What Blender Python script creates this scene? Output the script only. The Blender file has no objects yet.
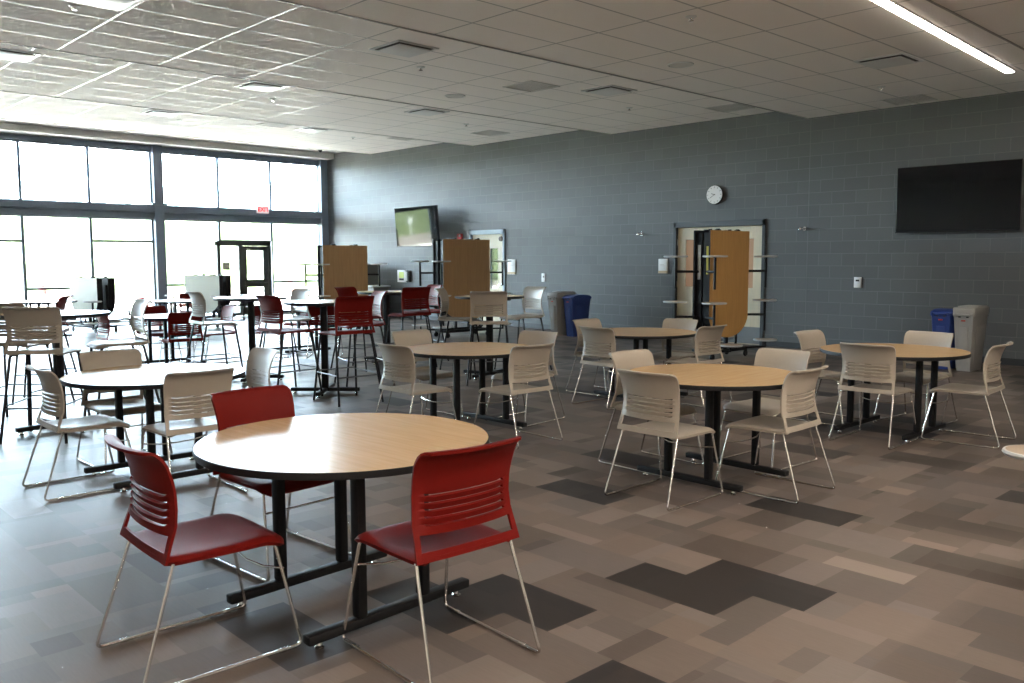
import bpy, bmesh, math, random
from mathutils import Vector, Matrix
PI = math.pi
sc = bpy.context.scene
COL = sc.collection
rnd = random.Random(7)

# ------------------------------------------------------------------ materials
def mat(name, color, rough=.5, metal=0., spec=.5, noise=0., nscale=40., bump=0., bscale=200., emit=None, estr=0., ior=None):
    m = bpy.data.materials.new(name); m.use_nodes = True
    nt = m.node_tree; b = nt.nodes['Principled BSDF']
    b.inputs['Base Color'].default_value = (*color, 1)
    b.inputs['Roughness'].default_value = rough
    b.inputs['Metallic'].default_value = metal
    b.inputs['Specular IOR Level'].default_value = spec
    if ior: b.inputs['IOR'].default_value = ior
    if emit:
        b.inputs['Emission Color'].default_value = (*emit, 1); b.inputs['Emission Strength'].default_value = estr
    if noise or bump:
        tc = nt.nodes.new('ShaderNodeTexCoord')
    if noise:
        n = nt.nodes.new('ShaderNodeTexNoise'); n.inputs['Scale'].default_value = nscale; n.inputs['Detail'].default_value = 4
        nt.links.new(tc.outputs['Object'], n.inputs['Vector'])
        mx = nt.nodes.new('ShaderNodeMix'); mx.data_type = 'RGBA'
        mx.inputs[6].default_value = (*[c * (1 - noise) for c in color], 1)
        mx.inputs[7].default_value = (*[min(1, c * (1 + noise)) for c in color], 1)
        nt.links.new(n.outputs['Fac'], mx.inputs[0]); nt.links.new(mx.outputs[2], b.inputs['Base Color'])
    if bump:
        n2 = nt.nodes.new('ShaderNodeTexNoise'); n2.inputs['Scale'].default_value = bscale
        nt.links.new(tc.outputs['Object'], n2.inputs['Vector'])
        bp = nt.nodes.new('ShaderNodeBump'); bp.inputs['Strength'].default_value = bump; bp.inputs['Distance'].default_value = .002
        nt.links.new(n2.outputs['Fac'], bp.inputs['Height']); nt.links.new(bp.outputs['Normal'], b.inputs['Normal'])
    return m

def wood(name, c1, c2, axis='X', scale=6., rough=.38, spec=.5):
    m = bpy.data.materials.new(name); m.use_nodes = True
    nt = m.node_tree; b = nt.nodes['Principled BSDF']
    b.inputs['Roughness'].default_value = rough; b.inputs['Specular IOR Level'].default_value = spec
    tc = nt.nodes.new('ShaderNodeTexCoord'); mp = nt.nodes.new('ShaderNodeMapping')
    s = {'X': (.6, 9, 9), 'Y': (9, .6, 9), 'Z': (9, 9, .5)}[axis]
    mp.inputs['Scale'].default_value = s
    n = nt.nodes.new('ShaderNodeTexNoise'); n.inputs['Scale'].default_value = scale; n.inputs['Detail'].default_value = 6
    n.inputs['Distortion'].default_value = .4
    cr = nt.nodes.new('ShaderNodeValToRGB')
    cr.color_ramp.elements[0].position = .3; cr.color_ramp.elements[1].position = .72
    cr.color_ramp.elements[0].color = (*c1, 1); cr.color_ramp.elements[1].color = (*c2, 1)
    nt.links.new(tc.outputs['Object'], mp.inputs['Vector']); nt.links.new(mp.outputs[0], n.inputs['Vector'])
    nt.links.new(n.outputs['Fac'], cr.inputs[0]); nt.links.new(cr.outputs[0], b.inputs['Base Color'])
    return m

M = {}
M['red'] = mat('red_plastic', (.135, .0075, .0055), .5, spec=.1, bump=.25, bscale=500, noise=.06, nscale=20)
M['grey'] = mat('warm_grey_plastic', (.385, .34, .285), .45, spec=.4, bump=.25, bscale=500, noise=.04, nscale=20)
M['chrome'] = mat('polished_steel', (.76, .74, .71), .26, 1.)
M['black_steel'] = mat('black_powder_coat', (.010, .010, .011), .5, spec=.22, noise=.2, nscale=60)
M['rail_steel'] = mat('worn_footrail_steel', (.10, .10, .105), .35, .6)
M['black_edge'] = mat('black_edge_band', (.011, .011, .012), .5, spec=.25, noise=.2)
M['maple'] = wood('maple_laminate', (.50, .32, .155), (.58, .385, .20), 'X', 5., .27)
M['panel_wood'] = wood('honey_oak_laminate', (.58, .32, .10), (.68, .39, .13), 'Z', 5., .42)
M['panel_wood_dim'] = wood('darker_oak_laminate', (.40, .245, .115), (.48, .30, .145), 'Z', 5., .5)  # darker copy of the honey oak for the tables deeper in the room
M['white_laminate'] = mat('pale_laminate', (.60, .62, .55), .55, noise=.03)
M['stool_top'] = mat('tan_stool_laminate', (.42, .33, .25), .4, noise=.06)
M['stool_edge'] = mat('pale_stool_rim', (.6, .62, .64), .35)
M['frame_slate'] = mat('slate_window_metal', (.17, .21, .28), .38, .1, noise=.08, nscale=8)
M['frame_dark'] = mat('dark_bronze_door_metal', (.055, .06, .052), .4, .1, noise=.1, nscale=8)
M['door_frame'] = mat('charcoal_door_frame', (.045, .05, .055), .45, noise=.06)
M['door_frame_pale'] = mat('pale_blue_door_frame', (.30, .38, .45), .45, noise=.05)
M['cream_wood'] = wood('pale_birch_door', (.62, .56, .42), (.70, .63, .47), 'Z', 4., .5)
M['white'] = mat('white_plastic', (.78, .78, .77), .4, noise=.02)
M['white_paint'] = mat('white_paint', (.62, .62, .60), .7, noise=.03)
M['tan_plate'] = mat('tan_plate', (.55, .42, .27), .5, noise=.04)
M['bin_grey'] = mat('grey_bin_plastic', (.33, .32, .305), .5, noise=.04, bump=.2, bscale=300)
M['bin_blue'] = mat('blue_bin_plastic', (.025, .055, .24), .5, noise=.05, bump=.2, bscale=300)
M['badge_red'] = mat('red_badge', (.55, .05, .03), .4, noise=.03)
M['screen'] = mat('tv_screen_glass', (.004, .004, .005), .05, ior=1.47)
M['bezel'] = mat('tv_bezel', (.01, .01, .011), .35, noise=.1)
M['machine'] = mat('machine_grey', (.16, .155, .15), .4, .3, noise=.05)
M['machine_front'] = mat('machine_front', (.62, .66, .70), .3, noise=.03)
M['lime_label'] = mat('lime_label', (.60, .70, .18), .5, noise=.05)
M['yellow_label'] = mat('yellow_label', (.55, .45, .05), .5, noise=.05)
M['vent'] = mat('vent_white_metal', (.62, .62, .61), .35, .1, noise=.03)
M['vent_dark'] = mat('recess_shade_dark', (.06, .06, .06), .7, noise=.1)  # dark colour stands in for the shade inside openings
M['vent_trim'] = mat('ceiling_edge_trim', (.30, .28, .265), .5, noise=.03)
M['grille'] = mat('return_grille_metal', (.60, .58, .55), .6, .0, noise=.04)
M['hand'] = mat('clock_hand_black', (.02, .02, .02), .5, noise=.1)
M['light'] = mat('linear_diffuser', (.9, .88, .84), .5, emit=(1., .90, .76), estr=26.)
M['light_bright'] = mat('linear_diffuser_fill', (.9, .88, .84), .5, emit=(1., .88, .74), estr=95.)  # stronger emission for the added strips out of view
M['exit_face'] = mat('exit_sign_face', (.7, .62, .62), .4, emit=(1., .75, .75), estr=.55)
M['exit_red'] = mat('exit_letter_red', (.6, .02, .03), .4, emit=(1., .03, .06), estr=.9)
M['lit_lite'] = mat('corridor_glow_glass', (.25, .17, .11), .12, emit=(1., .62, .40), estr=.16)  # weak warm glow put into the pane in place of a lit corridor
M['fire_red'] = mat('alarm_red', (.45, .03, .03), .4, noise=.05)
M['concrete_out'] = mat('patio_concrete', (.68, .66, .63), .85, noise=.15, nscale=2)
M['road_out'] = mat('pale_road', (.15, .13, .11), .9, noise=.1, nscale=1)
M['room_paint'] = mat('beige_wall_paint', (.50, .47, .43), .8, noise=.03, nscale=3)
M['roof'] = mat('roof_deck', (.25, .25, .25), .9, noise=.05)

def glass_mat():
    m = bpy.data.materials.new('clear_window_glass'); m.use_nodes = True
    nt = m.node_tree; nt.nodes.clear()
    out = nt.nodes.new('ShaderNodeOutputMaterial'); mx = nt.nodes.new('ShaderNodeMixShader')
    tr = nt.nodes.new('ShaderNodeBsdfTransparent'); tr.inputs[0].default_value = (.93, .96, .95, 1)
    gl = nt.nodes.new('ShaderNodeBsdfGlossy'); gl.inputs['Roughness'].default_value = .02
    fr = nt.nodes.new('ShaderNodeFresnel'); fr.inputs[0].default_value = 1.45
    nt.links.new(fr.outputs[0], mx.inputs[0]); nt.links.new(tr.outputs[0], mx.inputs[1]); nt.links.new(gl.outputs[0], mx.inputs[2])
    nt.links.new(mx.outputs[0], out.inputs[0]); return m
M['glass'] = glass_mat()

def cmu_mat():
    m = bpy.data.materials.new('painted_concrete_block'); m.use_nodes = True
    nt = m.node_tree; N = nt.nodes; L = nt.links; b = N['Principled BSDF']
    b.inputs['Roughness'].default_value = .55; b.inputs['Specular IOR Level'].default_value = .4
    tc = N.new('ShaderNodeTexCoord'); sx = N.new('ShaderNodeSeparateXYZ'); cx = N.new('ShaderNodeCombineXYZ')
    L.new(tc.outputs['Object'], sx.inputs[0]); L.new(sx.outputs['X'], cx.inputs['X']); L.new(sx.outputs['Z'], cx.inputs['Y'])
    br = N.new('ShaderNodeTexBrick'); br.offset = .5; br.squash = 1
    br.inputs['Scale'].default_value = 1.; br.inputs['Brick Width'].default_value = .4064; br.inputs['Row Height'].default_value = .2032
    br.inputs['Mortar Size'].default_value = .0055; br.inputs['Mortar Smooth'].default_value = .4; br.inputs['Bias'].default_value = 0
    br.inputs['Color1'].default_value = (.104, .110, .113, 1); br.inputs['Color2'].default_value = (.118, .124, .127, 1)
    br.inputs['Mortar'].default_value = (.150, .157, .160, 1)
    L.new(cx.outputs[0], br.inputs['Vector'])
    nz = N.new('ShaderNodeTexNoise'); nz.inputs['Scale'].default_value = 35; nz.inputs['Detail'].default_value = 5
    L.new(tc.outputs['Object'], nz.inputs['Vector'])
    mx = N.new('ShaderNodeMix'); mx.data_type = 'RGBA'; mx.blend_type = 'MULTIPLY'; mx.inputs[0].default_value = .35
    L.new(br.outputs['Color'], mx.inputs[6]); L.new(nz.outputs['Color'], mx.inputs[7])
    hs = N.new('ShaderNodeMix'); hs.data_type = 'RGBA'; hs.blend_type = 'MIX'; hs.inputs[0].default_value = .25
    L.new(br.outputs['Color'], hs.inputs[6]); L.new(mx.outputs[2], hs.inputs[7]); L.new(hs.outputs[2], b.inputs['Base Color'])
    add = N.new('ShaderNodeMath'); add.operation = 'MULTIPLY_ADD'; add.inputs[1].default_value = -1.; 
    mul = N.new('ShaderNodeMath'); mul.operation = 'MULTIPLY'; mul.inputs[1].default_value = .5
    L.new(nz.outputs['Fac'], mul.inputs[0]); L.new(br.outputs['Fac'], add.inputs[0]); L.new(mul.outputs[0], add.inputs[2])
    bp = N.new('ShaderNodeBump'); bp.inputs['Strength'].default_value = .5; bp.inputs['Distance'].default_value = .004
    L.new(add.outputs[0], bp.inputs['Height']); L.new(bp.outputs['Normal'], b.inputs['Normal'])
    return m
M['cmu'] = cmu_mat()

TX, TY, Y0 = .61, 1.205, -7.95
def ceil_mat():
    m = bpy.data.materials.new('acoustic_ceiling_grid'); m.use_nodes = True
    nt = m.node_tree; N = nt.nodes; L = nt.links; b = N['Principled BSDF']
    tc = N.new('ShaderNodeTexCoord'); sx = N.new('ShaderNodeSeparateXYZ'); L.new(tc.outputs['Object'], sx.inputs[0])
    def line(o, off, step, w):
        a = N.new('ShaderNodeMath'); a.operation = 'SUBTRACT'; a.inputs[1].default_value = off; L.new(o, a.inputs[0])
        p = N.new('ShaderNodeMath'); p.operation = 'PINGPONG'; p.inputs[1].default_value = step / 2; L.new(a.outputs[0], p.inputs[0])
        c = N.new('ShaderNodeMath'); c.operation = 'LESS_THAN'; c.inputs[1].default_value = w; L.new(p.outputs[0], c.inputs[0])
        return c.outputs[0]
    mxm = N.new('ShaderNodeMath'); mxm.operation = 'MAXIMUM'
    L.new(line(sx.outputs['X'], .14, TX, .011), mxm.inputs[0]); L.new(line(sx.outputs['Y'], Y0, TY, .011), mxm.inputs[1])
    nz = N.new('ShaderNodeTexNoise'); nz.inputs['Scale'].default_value = 90; nz.inputs['Detail'].default_value = 3
    L.new(tc.outputs['Object'], nz.inputs['Vector'])
    tl = N.new('ShaderNodeMix'); tl.data_type = 'RGBA'
    tl.inputs[6].default_value = (.80, .755, .72, 1); tl.inputs[7].default_value = (.87, .825, .79, 1); L.new(nz.outputs['Fac'], tl.inputs[0])
    mx = N.new('ShaderNodeMix'); mx.data_type = 'RGBA'; mx.inputs[7].default_value = (.34, .33, .32, 1)
    L.new(tl.outputs[2], mx.inputs[6]); L.new(mxm.outputs[0], mx.inputs[0]); L.new(mx.outputs[2], b.inputs['Base Color'])
    r = N.new('ShaderNodeMath'); r.operation = 'MULTIPLY_ADD'; r.inputs[1].default_value = -.53; r.inputs[2].default_value = .85
    L.new(mxm.outputs[0], r.inputs[0]); L.new(r.outputs[0], b.inputs['Roughness'])
    me = N.new('ShaderNodeMath'); me.operation = 'MULTIPLY'; me.inputs[1].default_value = .0
    L.new(mxm.outputs[0], me.inputs[0]); L.new(me.outputs[0], b.inputs['Metallic'])
    return m
M['ceiling'] = ceil_mat()

def floor_mat():
    m = bpy.data.materials.new('printed_vinyl_tile'); m.use_nodes = True
    nt = m.node_tree; N = nt.nodes; L = nt.links; b = N['Principled BSDF']
    at = N.new('ShaderNodeAttribute'); at.attribute_name = 'tile'
    tc = N.new('ShaderNodeTexCoord'); mp = N.new('ShaderNodeMapping'); mp.inputs['Scale'].default_value = (3, 40, 1)
    nz = N.new('ShaderNodeTexNoise'); nz.inputs['Scale'].default_value = 3; nz.inputs['Detail'].default_value = 6
    L.new(tc.outputs['Object'], mp.inputs[0]); L.new(mp.outputs[0], nz.inputs['Vector'])
    mr = N.new('ShaderNodeMapRange'); mr.inputs[3].default_value = .86; mr.inputs[4].default_value = 1.14; L.new(nz.outputs['Fac'], mr.inputs[0])
    mx = N.new('ShaderNodeMix'); mx.data_type = 'RGBA'; mx.blend_type = 'MULTIPLY'; mx.inputs[0].default_value = 1
    L.new(at.outputs['Color'], mx.inputs[6]); L.new(mr.outputs[0], mx.inputs[7]); L.new(mx.outputs[2], b.inputs['Base Color'])
    b.inputs['Roughness'].default_value = .45; b.inputs['Specular IOR Level'].default_value = .2
    bp = N.new('ShaderNodeBump'); bp.inputs['Strength'].default_value = .08; bp.inputs['Distance'].default_value = .002
    L.new(nz.outputs['Fac'], bp.inputs['Height']); L.new(bp.outputs['Normal'], b.inputs['Normal'])
    return m
M['floor'] = floor_mat()

def grass_mat():
    m = bpy.data.materials.new('grassy_hillside'); m.use_nodes = True
    nt = m.node_tree; N = nt.nodes; L = nt.links; b = N['Principled BSDF']; b.inputs['Roughness'].default_value = .95
    tc = N.new('ShaderNodeTexCoord'); nz = N.new('ShaderNodeTexNoise'); nz.inputs['Scale'].default_value = 1.6; nz.inputs['Detail'].default_value = 8
    cr = N.new('ShaderNodeValToRGB'); e = cr.color_ramp.elements
    e[0].position = .3; e[0].color = (.022, .042, .015, 1); e[1].position = .7; e[1].color = (.085, .11, .036, 1)
    L.new(tc.outputs['Object'], nz.inputs['Vector']); L.new(nz.outputs['Fac'], cr.inputs[0]); L.new(cr.outputs[0], b.inputs['Base Color'])
    return m
M['grass'] = grass_mat()

# ------------------------------------------------------------------ mesh helpers
def add_box(bm, c, s, rz=0., bev=0., mi=0, rot=None):
    n0 = len(bm.faces)
    g = bmesh.ops.create_cube(bm, size=1.)
    vs = g['verts']
    bmesh.ops.scale(bm, vec=s, verts=vs)
    if bev:
        es = list({e for v in vs for e in v.link_edges})
        r = bmesh.ops.bevel(bm, geom=es, offset=bev, segments=2, affect='EDGES', profile=.5)
        vs = list({v for f in r['faces'] for v in f.verts} | {v for v in vs if v.is_valid})
    if rot is not None: bmesh.ops.rotate(bm, cent=(0, 0, 0), matrix=rot, verts=vs)
    if rz: bmesh.ops.rotate(bm, cent=(0, 0, 0), matrix=Matrix.Rotation(rz, 3, 'Z'), verts=vs)
    bmesh.ops.translate(bm, vec=c, verts=vs)
    if mi:
        bm.faces.ensure_lookup_table()
        for f in bm.faces[n0:]: f.material_index = mi

def fillet(pts, r, seg=4):
    P = [Vector(p) for p in pts]; out = [P[0]]
    for a, b, c in zip(P, P[1:], P[2:]):
        d1 = (a - b); d2 = (c - b); rr = min(r, d1.length * .45, d2.length * .45)
        p = b + d1.normalized() * rr; q = b + d2.normalized() * rr
        for k in range(seg + 1):
            t = k / seg; out.append((1 - t) ** 2 * p + 2 * t * (1 - t) * b + t * t * q)
    out.append(P[-1]); return out

def add_tube(bm, pts, r, n=8, cap=True, sy=1.):
    P = [Vector(p) for p in pts]; rings = []
    t0 = (P[1] - P[0]).normalized()
    up = Vector((0, 0, 1)) if abs(t0.z) < .9 else Vector((1, 0, 0))
    u = t0.cross(up).normalized()
    for i, p in enumerate(P):
        if i == 0: t = t0
        elif i == len(P) - 1: t = (P[i] - P[i - 1]).normalized()
        else: t = ((P[i] - P[i - 1]).normalized() + (P[i + 1] - P[i]).normalized()).normalized()
        u = (u - t * u.dot(t)).normalized(); w = t.cross(u)
        rings.append([bm.verts.new(p + r * (math.cos(2 * PI * k / n) * u + sy * math.sin(2 * PI * k / n) * w)) for k in range(n)])
    for a, b in zip(rings, rings[1:]):
        for k in range(n): bm.faces.new((a[k], a[(k + 1) % n], b[(k + 1) % n], b[k]))
    if cap:
        bm.faces.new(rings[0][::-1]); bm.faces.new(rings[-1])

def add_lathe(bm, prof, n=32, c=(0, 0, 0)):
    rings = []
    for r, z in prof:
        if r < 1e-6: rings.append([bm.verts.new((c[0], c[1], c[2] + z))])
        else: rings.append([bm.verts.new((c[0] + r * math.cos(2 * PI * k / n), c[1] + r * math.sin(2 * PI * k / n), c[2] + z)) for k in range(n)])
    for a, b in zip(rings, rings[1:]):
        for k in range(n):
            q = [a[k % len(a)], a[(k + 1) % len(a)], b[(k + 1) % len(b)], b[k % len(b)]]
            q = list(dict.fromkeys(q))
            if len(q) > 2: bm.faces.new(q)

def add_prism(bm, outline, y0, y1, mi_front=0, mi_back=0, mi_side=0):
    """outline in (x, z); extruded along y"""
    a = [bm.verts.new((x, y0, z)) for x, z in outline]; b = [bm.verts.new((x, y1, z)) for x, z in outline]
    f = bm.faces.new(a); f.material_index = mi_front
    f = bm.faces.new(b[::-1]); f.material_index = mi_back
    n = len(a)
    for k in range(n):
        f = bm.faces.new((a[k], b[k], b[(k + 1) % n], a[(k + 1) % n])); f.material_index = mi_side

def obj(name, bm, m, parent=None, smooth=40, loc=(0, 0, 0), rz=0.):
    bmesh.ops.recalc_face_normals(bm, faces=bm.faces[:])
    me = bpy.data.meshes.new(name); bm.to_mesh(me); bm.free()
    for x in (m if isinstance(m, (list, tuple)) else [m]): me.materials.append(M[x] if isinstance(x, str) else x)
    if smooth:
        me.shade_smooth(); me.set_sharp_from_angle(angle=math.radians(smooth))
    o = bpy.data.objects.new(name, me); COL.objects.link(o)
    o.location = loc; o.rotation_euler = (0, 0, rz)
    if parent: o.parent = parent
    return o

def tag(o, label, cat, group=None):
    o['label'] = label; o['category'] = cat
    if group: o['group'] = group
    return o
def thing(name, label, cat, loc=(0, 0, 0), rz=0., group=None):
    o = bpy.data.objects.new(name, None); COL.objects.link(o)
    o.empty_display_size = .1; o.location = loc; o.rotation_euler = (0, 0, rz)
    return tag(o, label, cat, group)
def struct(name, bm, m, smooth=0, parent=None):
    o = obj(name, bm, m, parent, smooth)
    if not parent: o['kind'] = 'structure'
    return o
def dup(root, loc, rz, label, group=None):
    r = root.copy(); COL.objects.link(r); r.location = loc; r.rotation_euler = (0, 0, rz); r['label'] = label
    if group: r['group'] = group
    for ch in list(root.children):
        c = ch.copy(); COL.objects.link(c); c.parent = r
        for g in list(ch.children):
            d = g.copy(); COL.objects.link(d); d.parent = c
    return r
def boxes(L, bev=0.):
    bm = bmesh.new()
    for c, s in L: add_box(bm, c, s, bev=bev)
    return bm

# ------------------------------------------------------------------ chairs
def interp(tab, x):
    for (a, ya), (b, yb) in zip(tab, tab[1:]):
        if x <= b: return ya + (yb - ya) * max(0, (x - a) / (b - a))
    return tab[-1][1]

def seat_bm(dz):
    bm = bmesh.new(); nu, nv = 18, 18; g = []
    for j in range(nv + 1):
        v = j / nv; row = []
        y = -.222 + .487 * v
        hw = .236 - .014 * (1 - v) - (.035 * max(0, (v - .9) / .1) ** 2) - .02 * max(0, (.08 - v) / .08) ** 2
        for i in range(nu + 1):
            u = -1 + 2 * i / nu
            z = .452 - .016 * (1 - u * u) * math.sin(PI * min(1, v * 1.15)) - (.9 * max(0, v - .8) ** 2) - .014 * max(0, abs(u) - .86) / .14
            yy = y - .02 * abs(u) ** 6 * (1 if v > .5 else -.4)
            row.append(bm.verts.new((u * hw, yy, z + dz)))
        g.append(row)
    for a, b in zip(g, g[1:]):
        for k in range(nu): bm.faces.new((a[k], a[k + 1], b[k + 1], b[k]))
    bmesh.ops.recalc_face_normals(bm, faces=bm.faces[:])
    if bm.faces[0].normal.z < 0: bmesh.ops.reverse_faces(bm, faces=bm.faces[:])
    bmesh.ops.solidify(bm, geom=bm.faces[:], thickness=.017)
    return bm

def back_bm(dz):
    bm = bmesh.new()
    prof = [(.435, -.212), (.50, -.200), (.56, -.188), (.62, -.182), (.68, -.184), (.74, -.196), (.79, -.214), (.815, -.230), (.832, -.248), (.838, -.262)]
    wid = [(.435, .236), (.52, .226), (.62, .219), (.70, .221), (.79, .227), (.82, .226), (.832, .221), (.838, .214)]
    slots = [(.558 + .027 * k, .558 + .027 * k + .0065) for k in range(5)]
    zs = [.435, .452, .470, .500, .528]
    for a, b in slots: zs += [a, b]
    zs += [.70, .73, .765, .785, .805, .82, .832, .838, .8405, .838]
    us = [-1, -.96, -.90, -.80, -.66, -.5, -.25, 0, .25, .5, .66, .80, .90, .96, 1]
    g = []
    for n_, z in enumerate(zs):
        hw = interp(wid, z); y = interp(prof, z)
        if n_ >= len(zs) - 2: y, hw = ((-.276, .212), (-.290, .204))[n_ - len(zs) + 2]
        dy = next((-.006 for a, b in slots if abs(a - z) < 1e-6), 0) or next((.004 for a, b in slots if abs(b - z) < 1e-6), 0)
        wrap = .034 * min(1, max(0, (z - .44) / .12))
        g.append([bm.verts.new((u * hw, y + (dy if abs(u) < .81 else 0) + wrap * (u * u - .45), z + dz)) for u in us])
    for j in range(len(zs) - 1):
        for i in range(len(us) - 1):
            z0, z1 = zs[j], zs[j + 1]; uc = (us[i] + us[i + 1]) / 2
            if z0 >= .47 - 1e-6 and z1 <= .528 + 1e-6 and abs(uc) < .90: continue
            if abs(uc) < .80 and any(abs(z0 - a) < 1e-6 and abs(z1 - b) < 1e-6 for a, b in slots): continue
            bm.faces.new((g[j][i], g[j][i + 1], g[j + 1][i + 1], g[j + 1][i]))
    bmesh.ops.recalc_face_normals(bm, faces=bm.faces[:])
    bmesh.ops.solidify(bm, geom=bm.faces[:], thickness=.011)
    return bm

def make_chair(color):
    t = thing('chair', '', 'chair')
    obj('seat', seat_bm(0), color, t); obj('backrest', back_bm(0), color, t)
    r = .0068
    for s in (-1, 1):
        bm = bmesh.new()
        pts = [(s * .18, .16, .425), (s * .212, .20, .422), (s * .250, .285, .0075), (s * .250, -.325, .0075), (s * .216, -.185, .432)]
        add_tube(bm, fillet(pts, .03, 5), r)
        leg = obj('sled_leg', bm, 'chrome', t)
        for y in (.20, -.22):
            gb = bmesh.new(); add_box(gb, (s * .250, y, .0075), (.018, .035, .015), bev=.004)
            obj('glide', gb, 'chrome', leg)
    bm = bmesh.new()
    add_tube(bm, [(-.2245, .228, .318), (-.12, .195, .305), (0, .185, .302), (.12, .195, .305), (.2245, .228, .318)], .0048)
    obj('stretcher', bm, 'chrome', t)
    return t

def make_stool(color):
    t = thing('bar_stool', '', 'stool'); dz = .318
    obj('seat', seat_bm(dz), color, t); obj('backrest', back_bm(dz), color, t)
    for s in (-1, 1):
        bm = bmesh.new(); add_tube(bm, fillet([(s * .17, .14, .740), (s * .205, .20, .738), (s * .262, .285, .004)], .03, 4), .0115)
        obj('leg', bm, 'black_steel', t)
        bm = bmesh.new(); add_tube(bm, fillet([(s * .17, -.11, .742), (s * .210, -.165, .742), (s * .262, -.315, .004)], .03, 4), .0115)
        obj('leg', bm, 'black_steel', t)
        bm = bmesh.new(); add_tube(bm, [(s * .2375, .248, .32), (s * .2415, -.255, .32)], .007)
        obj('foot_rail', bm, 'rail_steel', t)
    bm = bmesh.new(); add_tube(bm, [(-.2365, .250, .335), (0, .250, .335), (.2365, .250, .335)], .007); obj('foot_rail', bm, 'rail_steel', t)
    bm = bmesh.new(); add_tube(bm, [(-.2405, -.252, .30), (.2405, -.252, .30)], .007); obj('foot_rail', bm, 'rail_steel', t)
    return t

protos = {}
def place(kind, color, x, y, th, label, group=None, s=1.):
    k = (kind, color)
    if k not in protos:
        o = protos[k] = (make_chair if kind == 'chair' else make_stool)(color)
        o.location = (x, y, 0); o.rotation_euler = (0, 0, th); o['label'] = label
        if group: o['group'] = group
    else:
        o = dup(protos[k], (x, y, 0), th, label, group)
        if not group and 'group' in o: del o['group']
    o.scale = (s, s, s)
    return o

# ------------------------------------------------------------------ tables
def round_top(t, r, z):
    bm = bmesh.new(); add_lathe(bm, [(0, z), (r - .003, z), (r - .002, z - .002), (r - .002, z - .026), (0, z - .026)], 72)
    obj('tabletop', bm, 'maple', t)
    bm = bmesh.new(); add_lathe(bm, [(r - .002, z - .0005), (r, z - .002), (r + .001, z - .016), (r - .001, z - .030), (r - .012, z - .032), (r - .03, z - .032)], 72)
    obj('edge_band', bm, 'black_edge', t)

def make_round_table():
    t = thing('round_table', '', 'table'); round_top(t, .61, .737)
    for s in (-1, 1):
        bm = bmesh.new(); add_box(bm, (s * .295, 0, .048), (.052, .84, .040), bev=.008)
        fb = obj('foot_bar', bm, 'black_steel', t)
        for y in (-.36, .36):
            gb = bmesh.new(); add_lathe(gb, [(0, 0), (.018, 0), (.02, .006), (.012, .012), (.008, .030), (0, .030)], 14, (s * .295, y, 0))
            obj('glide', gb, 'chrome', fb)
        for y in (-.165, .165):
            bm = bmesh.new(); add_box(bm, (s * .295, y, .376), (.052, .045, .62), bev=.010); obj('post', bm, 'black_steel', t)
        bm = bmesh.new(); add_box(bm, (s * .295, 0, .696), (.045, .62, .028), bev=.004); obj('top_brace', bm, 'black_steel', t)
    return t

def make_bar_table():
    t = thing('bar_table', '', 'table'); round_top(t, .455, 1.067)
    bm = bmesh.new(); add_box(bm, (0, 0, .545), (.072, .072, .97), bev=.008); obj('column', bm, 'black_steel', t)
    for a in (0, PI / 2):
        bm = bmesh.new(); add_box(bm, (0, 0, .047), (.80, .060, .040 if a else .041), rz=a, bev=.008)
        fb = obj('foot_bar', bm, 'black_steel', t)
        for s in (-1, 1):
            gb = bmesh.new(); add_lathe(gb, [(0, 0), (.02, 0), (.022, .006), (.012, .012), (.008, .029), (0, .029)], 14, (s * .36 * math.cos(a), s * .36 * math.sin(a), 0))
            obj('glide', gb, 'chrome', fb)
    for a in (0, PI / 2):
        bm = bmesh.new(); add_box(bm, (0, 0, 1.0225 + .001 * (a > 0)), (.62, .05, .024), rz=a, bev=.004); obj('top_brace', bm, 'black_steel', t)
    return t

tproto = {}
def table(kind, x, y, rz, label, s=1., group=None):
    if kind not in tproto:
        o = tproto[kind] = (make_round_table if kind == 'round' else make_bar_table)()
        o.location = (x, y, 0); o.rotation_euler = (0, 0, rz); o['label'] = label
    else: o = dup(tproto[kind], (x, y, 0), rz, label)
    if group: o['group'] = group
    o.scale = (s, s, 1); return o

# ------------------------------------------------------------------ room shell
XW, XE, YB = -15.1, 12.0, -17.0
# floor: 12 x 24 inch printed tiles, staggered rows, each tile printed with a patchwork of smaller rectangles
RW, RL, RY = .318, .618, -11.60
row_off = {0: 4.76, 1: 4.41, 3: 4.797, 4: 4.427, 7: 4.397, 8: 4.59, 9: 4.77}
DARK = [(3, 4.797, 0), (4, 5.045, 0), (8, 4.59, 0), (9, 5.39, 1), (7, 5.633, 1), (1, 4.41, 0), (0, 5.378, 0), (0, 4.14, 0), (1, 5.03 - .0, 9)]
def tile_color(k, x0):
    for kk, xx, lv in DARK:
        if kk == k and abs(xx - x0) < .1 and lv < 9: return [(.027, .023, .022), (.070, .056, .048)][lv]
    r = rnd.random()
    if -2 < k < 12 and 3.4 < x0 < 8: r = max(r, .13) if 4 < x0 else max(r, .2)
    if r < .06: return (.038, .033, .032)
    if r < .12: return (.066, .055, .049)
    if r < .32: return (.115, .093, .082)
    if r < .87: return (.145, .117, .101)
    return (.168, .137, .118)
bm = bmesh.new(); cl = bm.loops.layers.float_color.new('tile')
def fquad(x0, x1, y0, y1, c):
    x0 = max(x0, XW); x1 = min(x1, XE); y0 = max(y0, YB); y1 = min(y1, .3)
    if x1 - x0 < 1e-4 or y1 - y0 < 1e-4: return
    f = bm.faces.new([bm.verts.new(p) for p in ((x0, y0, 0), (x1, y0, 0), (x1, y1, 0), (x0, y1, 0))])
    for l in f.loops: l[cl] = (*c, 1)
k0 = math.floor((YB - RY) / RW) - 1
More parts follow.
